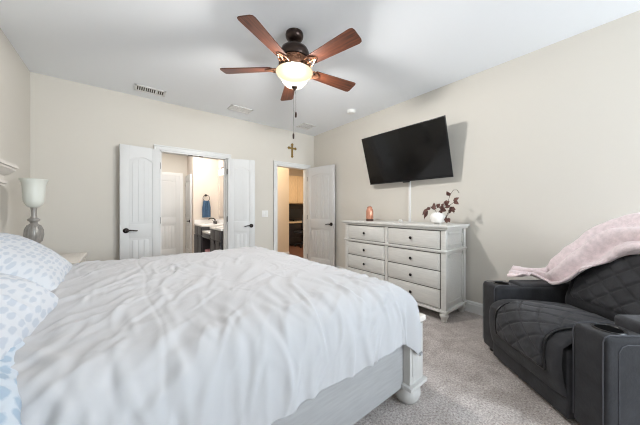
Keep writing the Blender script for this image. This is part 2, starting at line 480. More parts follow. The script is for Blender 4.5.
MB().box(vx0 + .01, vx1, 5.07, 5.70, .70, .74, .005).build('countertop', M['counter'], van)
for a, c in ((5.75, 6.05), (6.07, 6.38), (4.40, 4.71), (4.73, 5.03)):
    q = MB(); q.box(vx0 + .004, vx0 + .021, a, c, .12, .62, .003); q.box(vx0 - .002, vx0 + .006, a, a + .05, .12, .62); q.box(vx0 - .002, vx0 + .006, c - .05, c, .12, .62)
    q.box(vx0 - .002, vx0 + .006, a, c, .12, .17); q.box(vx0 - .002, vx0 + .006, a, c, .57, .62)
    dd = q.build('door', M['vanity'], van)
    q = MB(); q.box(vx0 + .002, vx0 + .021, a, c, .64, .80, .004); q.build('drawer', M['vanity'], van)
MB().box(vx0 + .012, vx0 + .03, 5.10, 5.68, .61, .69, .003).build('drawer', M['vanity'], van)
fa = thing('faucet', 'dark bronze faucet standing on the white vanity counter', 'faucet', (1.66, 6.05, .861))
b = MB(); b.lathe([(.026, 0), (.024, .012), (.013, .02), (.013, .10), (.011, .11)], 18)
b.tube([(0, 0, .09), (-.03, 0, .125), (-.09, 0, .13), (-.13, 0, .115), (-.135, 0, .09)], [.013, .013, .012, .011, .010], 10)
b.build('spout', M['handle'], fa)
for s in (-1, 1):
    q = MB(); q.lathe([(.022, 0), (.02, .012), (.011, .02), (.011, .055), (.0, .058)], 16, tr(0, s * .10, 0)); q.tube([(0, s * .10, .05), (-.01, s * .15, .062), (-.012, s * .17, .066)], [.009, .007, .006], 8)
    q.build('handle', M['handle'], fa)
mi = MB().box(BX - .012, BX - .003, 4.45, 6.28, 1.02, 2.0, .003).build('mirror', M['mirror']); tag(mi, 'frameless wall mirror above the bathroom vanity', 'mirror')
vl = thing('vanity_light', 'bright three bulb vanity light above the bathroom mirror', 'wall light', (BX, 5.55, 2.13))
MB().box(-.03, -.001, -.36, .36, -.05, .05, .006).build('backplate', M['bronze'], vl)
for k in (-.26, 0, .26):
    s = MB().tube([(-.02, k, .0), (-.07, k, .02), (-.10, k, .0), (-.10, k, -.03)], .009, 8).build('arm', M['bronze'], vl)
    q = MB(); q.lathe([(.022, -.03), (.045, -.06), (.058, -.11), (.062, -.14), (.05, -.14), (.02, -.05)], 20, tr(-.10, k, 0)); q.build('lamp_shade', M['bulb'], vl)
tg = thing('towel_ring', 'small dark towel ring on the bright bathroom wall', 'towel ring', (1.545, BY, 1.53))
b = MB(); b.lathe([(.028, 0), (.026, .01), (.012, .014), (.011, .045)], 18, rx(PI / 2)); b.build('mount', M['handle'], tg)
MB().tube([(.075 * math.sin(2 * PI * i / 28), -.043, -.07 + .075 * math.cos(2 * PI * i / 28)) for i in range(28)], .006, 8, closed=True).build('ring', M['handle'], tg)
P = []
for i in range(22):
    q = i / 21
    row = []
    for j in range(17):
        u = j / 16 - .5
        wdt = .13 + .05 * min(1, q * 2.4) if q < .9 else .18
        y = -.048 - .012 * math.cos(u * 22) * (1 - .6 * q) - .006
        row.append((1.545 + u * wdt * 1.05, BY + y, 1.40 - q * .40))
    P.append(row)
tw = MB().grid(P).build('hand_towel', M['towel']); sm = tw.modifiers.new('thick', 'SOLIDIFY'); sm.thickness = .018; sm.offset = 1
tag(tw, 'blue hand towel hanging from the towel ring', 'towel')
wb = MB().lathe([(.085, 0), (.105, .26), (.112, .265), (.105, .27), (.095, .262), (.078, .01)], 24, tr(1.40, 5.42, 0) @ Matrix.Diagonal((1, 1, 1.36, 1))).build('waste_basket', M['pink'])
tag(wb, 'pink waste basket under the lowered vanity counter', 'waste basket')

# ------------------------------------------------------------------ hallway and office beyond the entry door
struct(MB().box(2.0, 6.2, YB + .02, 7.8, -.05, -.002).build('floor_hall', M['hallfloor'], smooth=False), 'dark brown hallway floor', 'floor')
struct(MB().box(1.93, 6.2, YB + T, 7.8, HT, HT + .08).build('ceiling_hall', M['ceil'], smooth=False), 'hallway ceiling', 'ceiling')
struct(MB().box(1.93, 3.27, 5.42, 5.52, 0, HT).build('wall_hall', M['wallhall'], smooth=False), 'warm tan hallway wall seen through the entry doorway', 'wall')
struct(MB().box(1.93, 2.1, YB + T, 5.42, 0, HT).build('wall_hall_left', M['wallhall'], smooth=False), 'hallway side wall', 'wall')
struct(MB().box(3.0, 6.2, 7.6, 7.7, 0, HT).build('wall_office', M['wallhall'], smooth=False), 'warm tan office wall beyond the hallway', 'wall')
struct(MB().box(6.1, 6.2, YB + T, 7.7, 0, HT).build('wall_office_right', M['wallhall'], smooth=False), 'office side wall', 'wall')
struct(MB().box(3.3, 6.2, YB + .02, YB + T + .02, 0, HT).build('wall_hall_right', M['wallhall'], smooth=False), 'hallway wall behind the television wall', 'wall')
o = base_profile(1.1).build('baseboard_hall', M['trim'], smooth=False); o.location = (2.17, 5.42, 0); struct(o)
uc = thing('wall_cabinet', 'maple wall cabinet seen through the entry doorway', 'cabinet', (4.95, 7.6, 1.40))
MB().box(-.75, .75, -.33, 0, 0, .95, .004).build('cabinet_body', M['maple'], uc)
for k in range(3):
    x = -.74 + k * .5
    q = MB(); q.box(x, x + .48, -.35, -.331, .02, .93, .004)
    for a in ((x + .05, x + .06, .08, .87), (x + .42, x + .43, .08, .87), (x + .05, x + .43, .08, .09), (x + .05, x + .43, .86, .87)): q.box(a[0], a[1], -.354, -.349, a[2], a[3])
    q.build('door', M['maple'], uc)
dk = thing('office_desk', 'dark office desk with beige top seen through the entry doorway', 'desk', (4.95, 7.25, 0))
q = MB(); q.box(-.75, .75, -.32, .33, .74, .78, .006); q.build('desktop', M['granite'], dk)
q = MB(); q.box(-.72, -.28, -.28, .32, .02, .74); q.box(.28, .72, -.28, .32, .02, .74); q.box(-.28, .28, .28, .31, .02, .74); q.build('desk_body', M['desk'], dk, smooth=False)
for k in (-.70, .30):
    for zz in (.06, .30, .52): MB().box(k, k + .40, -.295, -.28, zz, zz + .2, .004).build('drawer', M['desk'], dk)
bs = MB().box(4.2, 5.7, 7.56, 7.598, .80, 1.38).build('backsplash', M['desk'], smooth=False); tag(bs, 'dark backsplash panel above the beige office desktop', 'panel')
of = thing('office_chair', 'black office chair standing at the dark office desk', 'office chair', (4.55, 6.62, 0))
q = MB(); q.box(-.24, .24, -.23, .23, .43, .51, .035, 3); q.build('seat', M['black'], of)
q = MB(); q.box(-.22, .22, -.27, -.21, .58, 1.02, .03, 3); q.build('backrest', M['black'], of)
q = MB(); q.lathe([(.03, .1), (.03, .43)], 14); q.build('column', M['black'], of)
for k in range(5):
    a = 2 * PI * k / 5
    l_ = MB().tube([(0, 0, .11), (.28 * math.cos(a), .28 * math.sin(a), .075)], [.024, .016], 8).build('leg', M['black'], of)
    MB().lathe([(.0, -.02), (.028, -.018), (.028, .018), (.0, .02)], 14, tr(.28 * math.cos(a), .28 * math.sin(a), .028) @ rz_(a + PI / 2) @ ry(PI / 2)).build('caster', M['black'], l_)
mo = thing('monitor', 'black computer monitor on the office desk', 'monitor', (4.62, 7.35, .78))
MB().box(-.26, .26, -.015, .015, .10, .42, .006).build('screen', M['black'], mo)
q = MB(); q.box(-.02, .02, 0, .03, .0, .2); q.box(-.10, .10, -.06, .08, 0, .012, .003); q.build('stand', M['black'], mo)

# ------------------------------------------------------------------ ceiling fan
FX, FY = 1.183, 1.868
fan = thing('ceiling_fan', 'dark bronze ceiling fan with five brown wood blades and frosted bowl', 'ceiling fan', (FX, FY, 0))
MB().lathe([(.02, 2.668), (.048, 2.672), (.066, 2.685), (.077, 2.705), (.079, 2.725), (.075, 2.7395)], 36).build('canopy', M['bronze'], fan)
MB().lathe([(.030, 2.61), (.046, 2.618), (.046, 2.635), (.026, 2.642), (.026, 2.675)], 24).build('downrod', M['bronze'], fan)
MB().lathe([(.09, 2.505), (.122, 2.512), (.130, 2.53), (.130, 2.565), (.118, 2.592), (.085, 2.612), (.03, 2.622)], 40).build('motor_housing', M['bronze'], fan)
b = MB(); b.lathe([(.08, 2.405), (.118, 2.412), (.130, 2.44), (.130, 2.48), (.118, 2.505), (.09, 2.512)], 40)
for k in range(10):
    a = 2 * PI * k / 10
    c, s = math.cos(a), math.sin(a)
    pts = []
    for i in range(15):
        th = i / 14 * 2.6 * PI; r = .022 * (1 - i / 18)
        pts.append((.133 * math.cos(a + 1.4 * r * math.cos(th) / .133), .133 * math.sin(a + 1.4 * r * math.cos(th) / .133), 2.463 + 1.5 * r * math.sin(th)))
    b.tube(pts, .006, 6)
b.build('scroll_band', M['copper'], fan)
bl = None
BA = [-152, -79, -6, 65.5, 138]
for a in BA:
    A = math.radians(a)
    pts = []
    L0, L1 = .205, .655
    pts += [(L0, -.052), (L1 - .03, -.073), (L1 - .008, -.066), (L1, -.045), (L1, .045), (L1 - .008, .066), (L1 - .03, .073), (L0, .052), (L0 - .012, .03), (L0 - .012, -.03)]
    q = MB(); q.prism(pts, -.0035, .0035, tr(0, 0, 2.432) @ rx(math.radians(-12)), .0015)
    o = q.build('blade', M['blade'], fan); o.rotation_euler = (0, 0, A)
    q = MB(); mt = tr(0, 0, 2.432) @ rx(math.radians(-12))
    for s in (-1, 1):
        q.tube([(.10, s * .012, .0), (.14, s * .04, -.014), (.18, s * .045, -.011), (.215, s * .028, -.007), (.245, s * .012, -.006)], [.009, .008, .008, .007, .006], 8, mt)
        q.tube([(.16 + .016 * math.cos(i / 10 * 2 * PI), s * .022 + .016 * math.sin(i / 10 * 2 * PI), -.012) for i in range(10)], .0045, 6, mt, closed=True)
    q.tube([(.10, 0, -.005), (.17, 0, -.015), (.25, 0, -.006)], [.012, .009, .006], 8, mt)
    q.prism([(.20, -.03), (.25, -.018), (.262, 0), (.25, .018), (.20, .03)], -.0075, -.0035, mt)
    q.build('blade_bracket', M['copper'], o)
MB().lathe([(.08, 2.394), (.158, 2.396), (.160, 2.402), (.10, 2.414)], 36).build('light_fitter', M['bronze'], fan)
prof = [(.015, 2.268), (.05, 2.272), (.085, 2.288), (.107, 2.315), (.122, 2.345), (.138, 2.365), (.156, 2.382), (.164, 2.396)]
MB().lathe(prof, 44, caps=False).build('glass_bowl', M['glassbowl'], fan)
MB().lathe([(.004, 2.238), (.012, 2.244), (.012, 2.25), (.024, 2.258), (.027, 2.268), (.02, 2.276)], 24).build('finial', M['bronze'], fan)
# two pull chains, their pulls at different heights
for (dx, dy, zb) in ((.012, -.004, 2.05), (-.004, .010, 1.862)):
    q = MB(); q.tube([(dx * .4, dy * .4, 2.25), (dx, dy, 2.20), (dx, dy, zb)], .0013, 6)
    n = int((2.2 - zb) / .009)
    c = q.build('pull_chain', M['brass'], fan)
    MB().lathe([(.002, .002), (.0075, -.006), (.009, -.022), (.0085, -.042), (.004, -.05)], 14, tr(dx, dy, zb)).build('pull', M['bronze'], c)
light('fan_lamp_light', 'POINT', (FX, FY, 2.362), 135, (1.0, 0.98, 0.955), size=.065)

# ------------------------------------------------------------------ ceiling fittings
def vent(name, label, cx, cy, lx, ly, slots, rz=0, dark=True):
    t = thing(name, label, 'vent', (cx, cy, HT), rz)
    b = MB()
    fw = .028
    b.box(-lx / 2, lx / 2, -ly / 2, -ly / 2 + fw, -.010, 0, .003); b.box(-lx / 2, lx / 2, ly / 2 - fw, ly / 2, -.010, 0, .003)
    b.box(-lx / 2, -lx / 2 + fw, -ly / 2, ly / 2, -.010, 0, .003); b.box(lx / 2 - fw, lx / 2, -ly / 2, ly / 2, -.010, 0, .003)
    for s in slots: b.box(s - .006, s + .006, -ly / 2, ly / 2, -.009, 0)
    b.build('frame', M['white_plastic'], t)
    MB().box(-lx / 2 + .01, lx / 2 - .01, -ly / 2 + .01, ly / 2 - .01, -.0025, -.0005).build('backing', M['gap'] if dark else M['grey_duct'], t, smooth=False)
    return t


t = vent('ceiling_vent', 'grey slotted ceiling vent above the narrow door leaf near the lamp', .27, 3.915, .34, .19, (-.055, .065))
for k in range(14):
    x = -.145 + k * .0223
    MB().box(x - .004, x + .004, -.07, .07, -.006, -.0035, mtx=None).build('slat', M['white_plastic'], t, smooth=False)
t = vent('ceiling_vent', 'white return grille flat on the ceiling above the bathroom doorway', 1.415, 3.79, .34, .20, (-.05, .05), dark=False)
for k in range(13): MB().box(-.145, .145, -.066 + k * .011, -.066 + k * .011 + .0095, -.007, -.003).build('slat', M['white_plastic'], t, smooth=False)
t = vent('ceiling_vent', 'grey slotted ceiling vent above the cross near the corner', 2.66, 3.80, .27, .27, (0,))
for k in range(11): MB().box(-.11, .11, -.103 + k * .0196, -.103 + k * .0196 + .008, -.007, -.0035).build('slat', M['white_plastic'], t, smooth=False)
sd = thing('smoke_detector', 'round white smoke detector on the ceiling above the television', 'smoke detector', (2.80, 2.77, HT))
MB().lathe([(.055, -.042), (.062, -.036), (.068, -.014), (.07, 0)], 32).build('cover', M['white_plastic'], sd)
MB().lathe([(.02, -.047), (.026, -.041)], 20).build('test_button', M['white_plastic'], sd)

# ------------------------------------------------------------------ wall things
cr = thing('wall_cross', 'antique gold cross on the wall above the entry doorway', 'cross', (2.615, YB, 2.36))
b = MB(); b.box(-.018, .018, -.016, -.001, -.125, .115, .005); b.box(-.075, .075, -.016, -.001, .022, .056, .005)
for x, z in ((0, .112), (0, -.12), (-.075, .039), (.075, .039)):
    for dx, dz in ((-.014, 0), (.014, 0), (0, .014), (0, -.014)): b.lathe([(.0, -.006), (.015, -.004), (.015, .004), (.0, .006)], 12, tr(x + dx, -.010, z + dz) @ rx(PI / 2))
b.lathe([(.0, 0), (.016, .002), (.012, .010), (0, .013)], 14, tr(0, -.014, .039) @ rx(PI / 2))
b.build('body', M['gold'], cr)
ls = thing('light_switch', 'white double rocker light switch on the wall beside the entry doorway', 'light switch', (2.035, YB, 1.11))
MB().box(-.06, .06, -.006, -.0005, -.06, .06, .003).build('wall_plate', M['white_plastic'], ls)
for x in (-.026, .026): MB().box(x - .016, x + .016, -.011, -.005, -.034, .034, .003).build('rocker', M['white_plastic'], ls)

# ------------------------------------------------------------------ television
tv = thing('television', 'large black television tilted down on the wall above the dresser', 'television', (2.918, 1.942, 1.907))
Wt, Ht = 1.23, .707
MT = ry(-.302)
yaw = rz_(.02)
# panel local: screen faces -x
q = MB(); q.box(.0, .012, -Wt / 2, Wt / 2, -Ht / 2, Ht / 2, .003, mtx=yaw @ MT)
q.box(.012, .05, -Wt * .40, Wt * .40, -Ht * .44, Ht * .18, .012, mtx=yaw @ MT); q.build('casing', M['black'], tv)
q = MB(); q.box(-.0015, .002, -Wt / 2 + .008, Wt / 2 - .008, -Ht / 2 + .016, Ht / 2 - .008, mtx=yaw @ MT); q.build('screen', M['screen'], tv, smooth=False)
q = MB(); q.box(-.004, .014, -.05, .05, -Ht / 2 - .014, -Ht / 2 + .002, .003, mtx=yaw @ MT); q.build('sensor', M['black'], tv)
q = MB(); q.box(.20, .241, -.22, .22, -.16, .14, .004); q.box(.05, .21, -.17, -.14, -.10, -.06); q.box(.05, .21, .14, .17, -.10, -.06); q.box(.03, .21, -.17, -.14, .06, .09); q.box(.03, .21, .14, .17, .06, .09)
q.build('wall_mount', M['black'], tv, smooth=False)
cc = MB().box(XW - .016, XW - .001, 1.955, 1.985, 1.0, 1.62, .004).build('cable_cover', M['white_plastic']); tag(cc, 'thin white cable cover running down the wall below the television', 'cable cover')

# ------------------------------------------------------------------ dresser
DX0, DX1, DY0, DY1 = 2.63, 3.12, 1.225, 2.725
dr = thing('dresser', 'antique white eight drawer dresser with black knobs below the television', 'dresser', (0, 0, 0))
b = MB()
b.box(DX0 + .018, DX1, DY0 + .018, DY1 - .018, .115, .985)
for y in (DY0, DY1 - .055): b.box(DX0, DX0 + .055, y, y + .055, .10, .975, .006)
for y in (DY0, DY1 - .055): b.box(DX1 - .055, DX1, y, y + .055, .10, .975, .006)
b.build('body', M['dresser'], dr)
b = MB(); b.box(DX0 - .035, DX1 + .012, DY0 - .035, DY1 + .035, .993, 1.020, .008, 3); b.box(DX0 - .018, DX1 + .006, DY0 - .018, DY1 + .018, .972, .995, .006)
b.build('top', M['dresser'], dr)
b = MB(); b.box(DX0 - .016, DX1, DY0 - .016, DY1 + .016, .735, .757, .006); b.box(DX0 - .008, DX1, DY0 - .008, DY1 + .008, .725, .737, .003); b.build('waist_moulding', M['dresser'], dr)
b = MB(); b.box(DX0 - .012, DX1, DY0 - .012, DY1 + .012, .098, .125, .006); b.build('base_moulding', M['dresser'], dr)
b = MB(); b.box(DX0 - .002, DX0 + .02, (DY0 + DY1) / 2 - .022, (DY0 + DY1) / 2 + .022, .125, .965, .004); b.build('centre_stile', M['dresser'], dr)
for s, y in ((-1, DY0 + .018), (1, DY1 - .018)):
    b = MB()
    for z0, z1 in ((.16, .70), (.78, .945)):
        yy = (y - .008, y) if s < 0 else (y, y + .008)
        b.box(DX0 + .06, DX0 + .09, *yy, z0, z1, .003); b.box(DX1 - .09, DX1 - .06, *yy, z0, z1, .003)
        b.box(DX0 + .06, DX1 - .06, *yy, z0, z0 + .03, .003); b.box(DX0 + .06, DX1 - .06, *yy, z1 - .03, z1, .003)
    b.build('side_panel', M['dresser'], dr)
cy = (DY0 + DY1) / 2
b = MB()
cols = ((DY0 + .065, cy - .028), (cy + .028, DY1 - .065))
rows = ((.765, .955), (.535, .715), (.340, .525), (.140, .330))
for a, c in cols:
    for z0, z1 in rows: b.box(DX0 + .012, DX0 + .019, a - .008, c + .008, z0 - .006, z1 + .006)
b.build('drawer_gap_shade', M['gap'], dr, smooth=False)  # dark plate painting the shade in the gaps around the drawers
for ri, (z0, z1) in enumerate(rows):
    for a, c in cols:
        q = MB(); q.box(DX0 - .002, DX0 + .018, a, c, z0, z1, .005)
        q.box(DX0 - .008, DX0, a + .018, c - .018, z0 + .018, z1 - .018, .005)
        d = q.build('drawer', M['dresser'], dr)
        q = MB(); q.lathe([(.006, 0), (.0065, .010), (.016, .017), (.0175, .024), (.012, .030), (0, .032)], 18, tr(DX0 - .007, (a + c) / 2, (z0 + z1) / 2) @ ry(-PI / 2))
        q.build('knob', M['knob'], d)
for x in (DX0 + .035, DX1 - .04):
    for y in (DY0 + .035, DY1 - .035):
        MB().lathe([(.022, 0), (.028, .006), (.026, .016), (.034, .035), (.045, .058), (.046, .072), (.036, .086), (.03, .092), (.04, .1)], 24, tr(x, y, 0)).build('foot', M['dresser'], dr)
TZ = 1.020
ja = thing('copper_jar', 'rosy copper glass jar with dark base on the dresser top', 'jar', (2.85, 2.435, TZ))
ja.scale = (1.32, 1.32, 1.6)
MB().lathe([(.0385, 0), (.041, .004), (.041, .016), (.038, .018)], 28).build('base', M['jarbase'], ja)
MB().lathe([(.037, .017), (.040, .03), (.040, .085), (.036, .105), (.026, .118)], 28).build('body', M['copperglass'], ja)
MB().lathe([(.028, .116), (.029, .124), (.020, .132), (.006, .135)], 24).build('lid', M['copperglass'], ja)
b = MB().lathe([(.024, 0), (.027, .006), (.027, .022), (.018, .031), (.0, .033)], 24, tr(2.96, 1.985, TZ)); tag(b.build('white_puck', M['white_plastic']), 'small round white gadget on the dresser top below the cable cover', 'gadget')
pl = thing('potted_plant', 'white round textured planter with burgundy leaf sprays on the dresser', 'potted plant', (2.86, 1.425, TZ))
pl.scale = (1.2, 1.2, 1.2)
b = MB(); b.lathe([(.03, .006), (.055, .018), (.067, .05), (.066, .078), (.05, .105), (.036, .112), (.030, .108), (.03, .09)], 28)
for k in range(4):
    for i in range(9):
        a = 2 * PI * (i + .5 * (k % 2)) / 9; ph = -.55 + k * .38
        b.lathe([(0, -.005), (.010, 0), (0, .005)], 8, tr(.062 * math.cos(ph) * math.cos(a), .062 * math.cos(ph) * math.sin(a), .062 + .045 * math.sin(ph)) @ rz_(a) @ ry(PI / 2))
for k in range(3):
    a = 2 * PI * k / 3; b.lathe([(.009, 0), (.012, .02)], 10, tr(.034 * math.cos(a), .034 * math.sin(a), 0))
b.build('planter', M['pot'], pl)
rnd = random.Random(4)


def leaf_mesh(b, base, tip, wd, nrm=Vector((-1, 0, .3))):
    base = Vector(base); tip = Vector(tip); d = tip - base; s = d.cross(nrm).normalized(); n = s.cross(d).normalized()
    prof = [(0, .05), (.2, .6), (.42, 1), (.7, .7), (.9, .28), (1, .03)]
    R = []
    for q, wq in prof:
        c = base + d * q + n * (.25 * wd * math.sin(q * PI))
        R.append([c - s * wd * wq + n * .18 * wd * wq, c, c + s * wd * wq + n * .18 * wd * wq])
    b.grid(R)


def P2(px, py, depth=0):
    """spray points on a plane through the planter, y = image offset, z = height"""
    return Vector((depth, -px * .0101, py * .0103))


stems = [([(0, 10), (-3, 14), (-7, 16), (-9, 14), (-12, 8), (-13, 4)], -.01), ([(0, 10), (3, 14), (8, 16), (13, 14), (15, 10)], .0),
         ([(0, 10), (4, 15), (9, 20), (11, 27), (14, 31), (17, 31), (19, 28)], .01), ([(8, 16), (12, 18), (15, 20), (18, 22)], .0),
         ([(12, 16), (12, 11), (9, 7), (10, 4)], -.02), ([(13, 14), (10, 9), (8, 5)], -.03)]
for pts, dp in stems:
    MB().tube([P2(x, y, dp) for x, y in pts], .0022, 6).build('stem', M['stem'], pl)
leaves = [(-6, 15, -9, 13), (-8, 15, -13, 8), (-10, 12, -14, 5), (-2, 13, -3, 20), (0, 14, -5, 16), (-1, 15, 2, 19), (3, 13, 6, 10), (3, 14, 8, 12), (4, 15, 8, 19), (7, 17, 10, 21),
          (9, 18, 13, 21), (10, 20, 6, 20), (11, 16, 16, 11), (12, 15, 17, 13), (15, 21, 20, 18), (15, 21, 19, 24), (9, 7, 9, 1), (10, 6, 12, 2), (11, 26, 10, 30), (8, 15, 12, 17), (2, 15, 6, 15), (13, 14, 10, 10)]
for i, (a, b_, c, d) in enumerate(leaves):
    q = MB(); leaf_mesh(q, P2(a, b_, rnd.uniform(-.03, .01)), P2(c, d, rnd.uniform(-.05, .02)), rnd.uniform(.017, .024))
    o = q.build('leaf', M['leaf'], pl); sm = o.modifiers.new('thick', 'SOLIDIFY'); sm.thickness = .0015

# ------------------------------------------------------------------ nightstand and lamp
ns = thing('nightstand', 'white nightstand between the bed and the back wall', 'nightstand', (-.57, 3.32, 0))
b = MB(); b.box(-.24, .26, -.33, .33, .70, .73, .008, 3); b.build('top', M['headwood'], ns)
MB().box(-.22, .235, -.30, .30, .10, .70, .004).build('body', M['headwood'], ns)
for z0, z1 in ((.13, .40), (.42, .68)):
    d = MB().box(.232, .25, -.28, .28, z0, z1, .005).build('drawer', M['headwood'], ns)
    MB().lathe([(.006, 0), (.0065, .010), (.016, .017), (.0175, .024), (0, .03)], 16, tr(.249, 0, (z0 + z1) / 2) @ ry(PI / 2)).build('knob', M['knob'], d)
for x in (-.19, .21):
    for y in (-.26, .26): MB().lathe([(.022, 0), (.04, .05), (.03, .1)], 16, tr(x, y, 0)).build('foot', M['headwood'], ns)
la = thing('table_lamp', 'grey turned table lamp with frosted glass bell shade on the nightstand', 'lamp', (-.622, 3.27, .73))
la.scale = (.62, .62, 1.23)
MB().lathe([(.085, 0), (.088, .012), (.075, .022), (.045, .035), (.03, .05), (.026, .085), (.036, .105), (.06, .125)], 32).build('base', M['lampbase'], la)
b = MB(); b.lathe([(.05, .12), (.082, .145), (.096, .19), (.092, .225), (.062, .258), (.036, .275), (.045, .285), (.062, .292), (.062, .302), (.036, .312), (.028, .33), (.028, .365), (.034, .385), (.05, .395)], 36); b.build('body', M['lampbase'], la)
b = MB()
for i in range(16):
    a = 2 * PI * i / 16
    b.tube([(.078 * math.cos(a), .078 * math.sin(a), .143), (.0935 * math.cos(a), .0935 * math.sin(a), .19), (.0885 * math.cos(a), .0885 * math.sin(a), .226), (.062 * math.cos(a), .062 * math.sin(a), .258)], .007, 6)
b.build('ribs', M['lampbase'], la)
MB().lathe([(.04, .385), (.062, .392), (.088, .408), (.104, .435), (.110, .475), (.113, .525), (.122, .56), (.142, .585), (.137, .588), (.116, .562), (.106, .525), (.10, .45), (.06, .40)], 40).build('lamp_shade', M['shade'], la)

# ------------------------------------------------------------------ bed
BY0, BY1 = .84, 2.93
bed = thing('bed', 'large whitewashed wood bed with turned feet and white rails', 'bed', (0, 0, 0))
b = MB(); b.box(-.80, -.735, BY0 + .02, BY1 - .05, .10, 1.42, .004)
b.box(-.735, -.715, BY0 + .15, BY1 - .18, .50, 1.28, .006)
for y in (BY0 + .0, BY1 - .15): b.box(-.81, -.715, y, y + .12, 0, 1.42, .006)
hb = b.build('headboard', M['headwood'], bed)
# moulded cap of the headboard
q = MB()
pr_ = [(-.828, 1.36), (-.70, 1.36), (-.70, 1.375), (-.688, 1.38), (-.688, 1.402), (-.705, 1.408), (-.705, 1.44), (-.675, 1.452), (-.66, 1.47), (-.645, 1.48), (-.645, 1.492), (-.632, 1.496), (-.632, 1.518), (-.828, 1.518)]
q.prism([(x, z) for x, z in pr_], BY0 - .06, BY1 - .005, Matrix(((1, 0, 0, 0), (0, 0, 1, 0), (0, 1, 0, 0), (0, 0, 0, 1))))
q.build('cap_moulding', M['headwood'], hb)
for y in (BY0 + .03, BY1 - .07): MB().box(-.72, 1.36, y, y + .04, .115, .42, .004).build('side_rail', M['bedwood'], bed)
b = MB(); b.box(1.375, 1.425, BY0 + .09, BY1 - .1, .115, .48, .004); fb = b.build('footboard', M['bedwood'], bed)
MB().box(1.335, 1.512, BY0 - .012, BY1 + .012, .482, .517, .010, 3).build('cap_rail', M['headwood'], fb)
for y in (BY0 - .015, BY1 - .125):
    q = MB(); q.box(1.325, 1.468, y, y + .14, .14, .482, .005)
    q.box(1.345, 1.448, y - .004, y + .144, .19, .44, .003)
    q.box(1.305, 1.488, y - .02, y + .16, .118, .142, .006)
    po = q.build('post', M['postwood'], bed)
    MB().lathe([(.05, 0), (.058, .004), (.072, .022), (.083, .05), (.082, .075), (.066, .10), (.05, .112), (.052, .12)], 30, tr(1.397, y + .07, 0)).build('foot', M['postwood'], po)
MB().box(-.70, 1.32, BY0 + .08, BY1 - .08, .40, .70, .06, 4).build('mattress', M['sheet'], bed)

# ------------------------------------------------------------------ duvet


def nz(x, y, z=0): return noise.noise(Vector((x, y, z)))


def ridge(x, y, z=0):
    v = 1 - abs(noise.noise(Vector((x, y, z)))) * 2
    return v


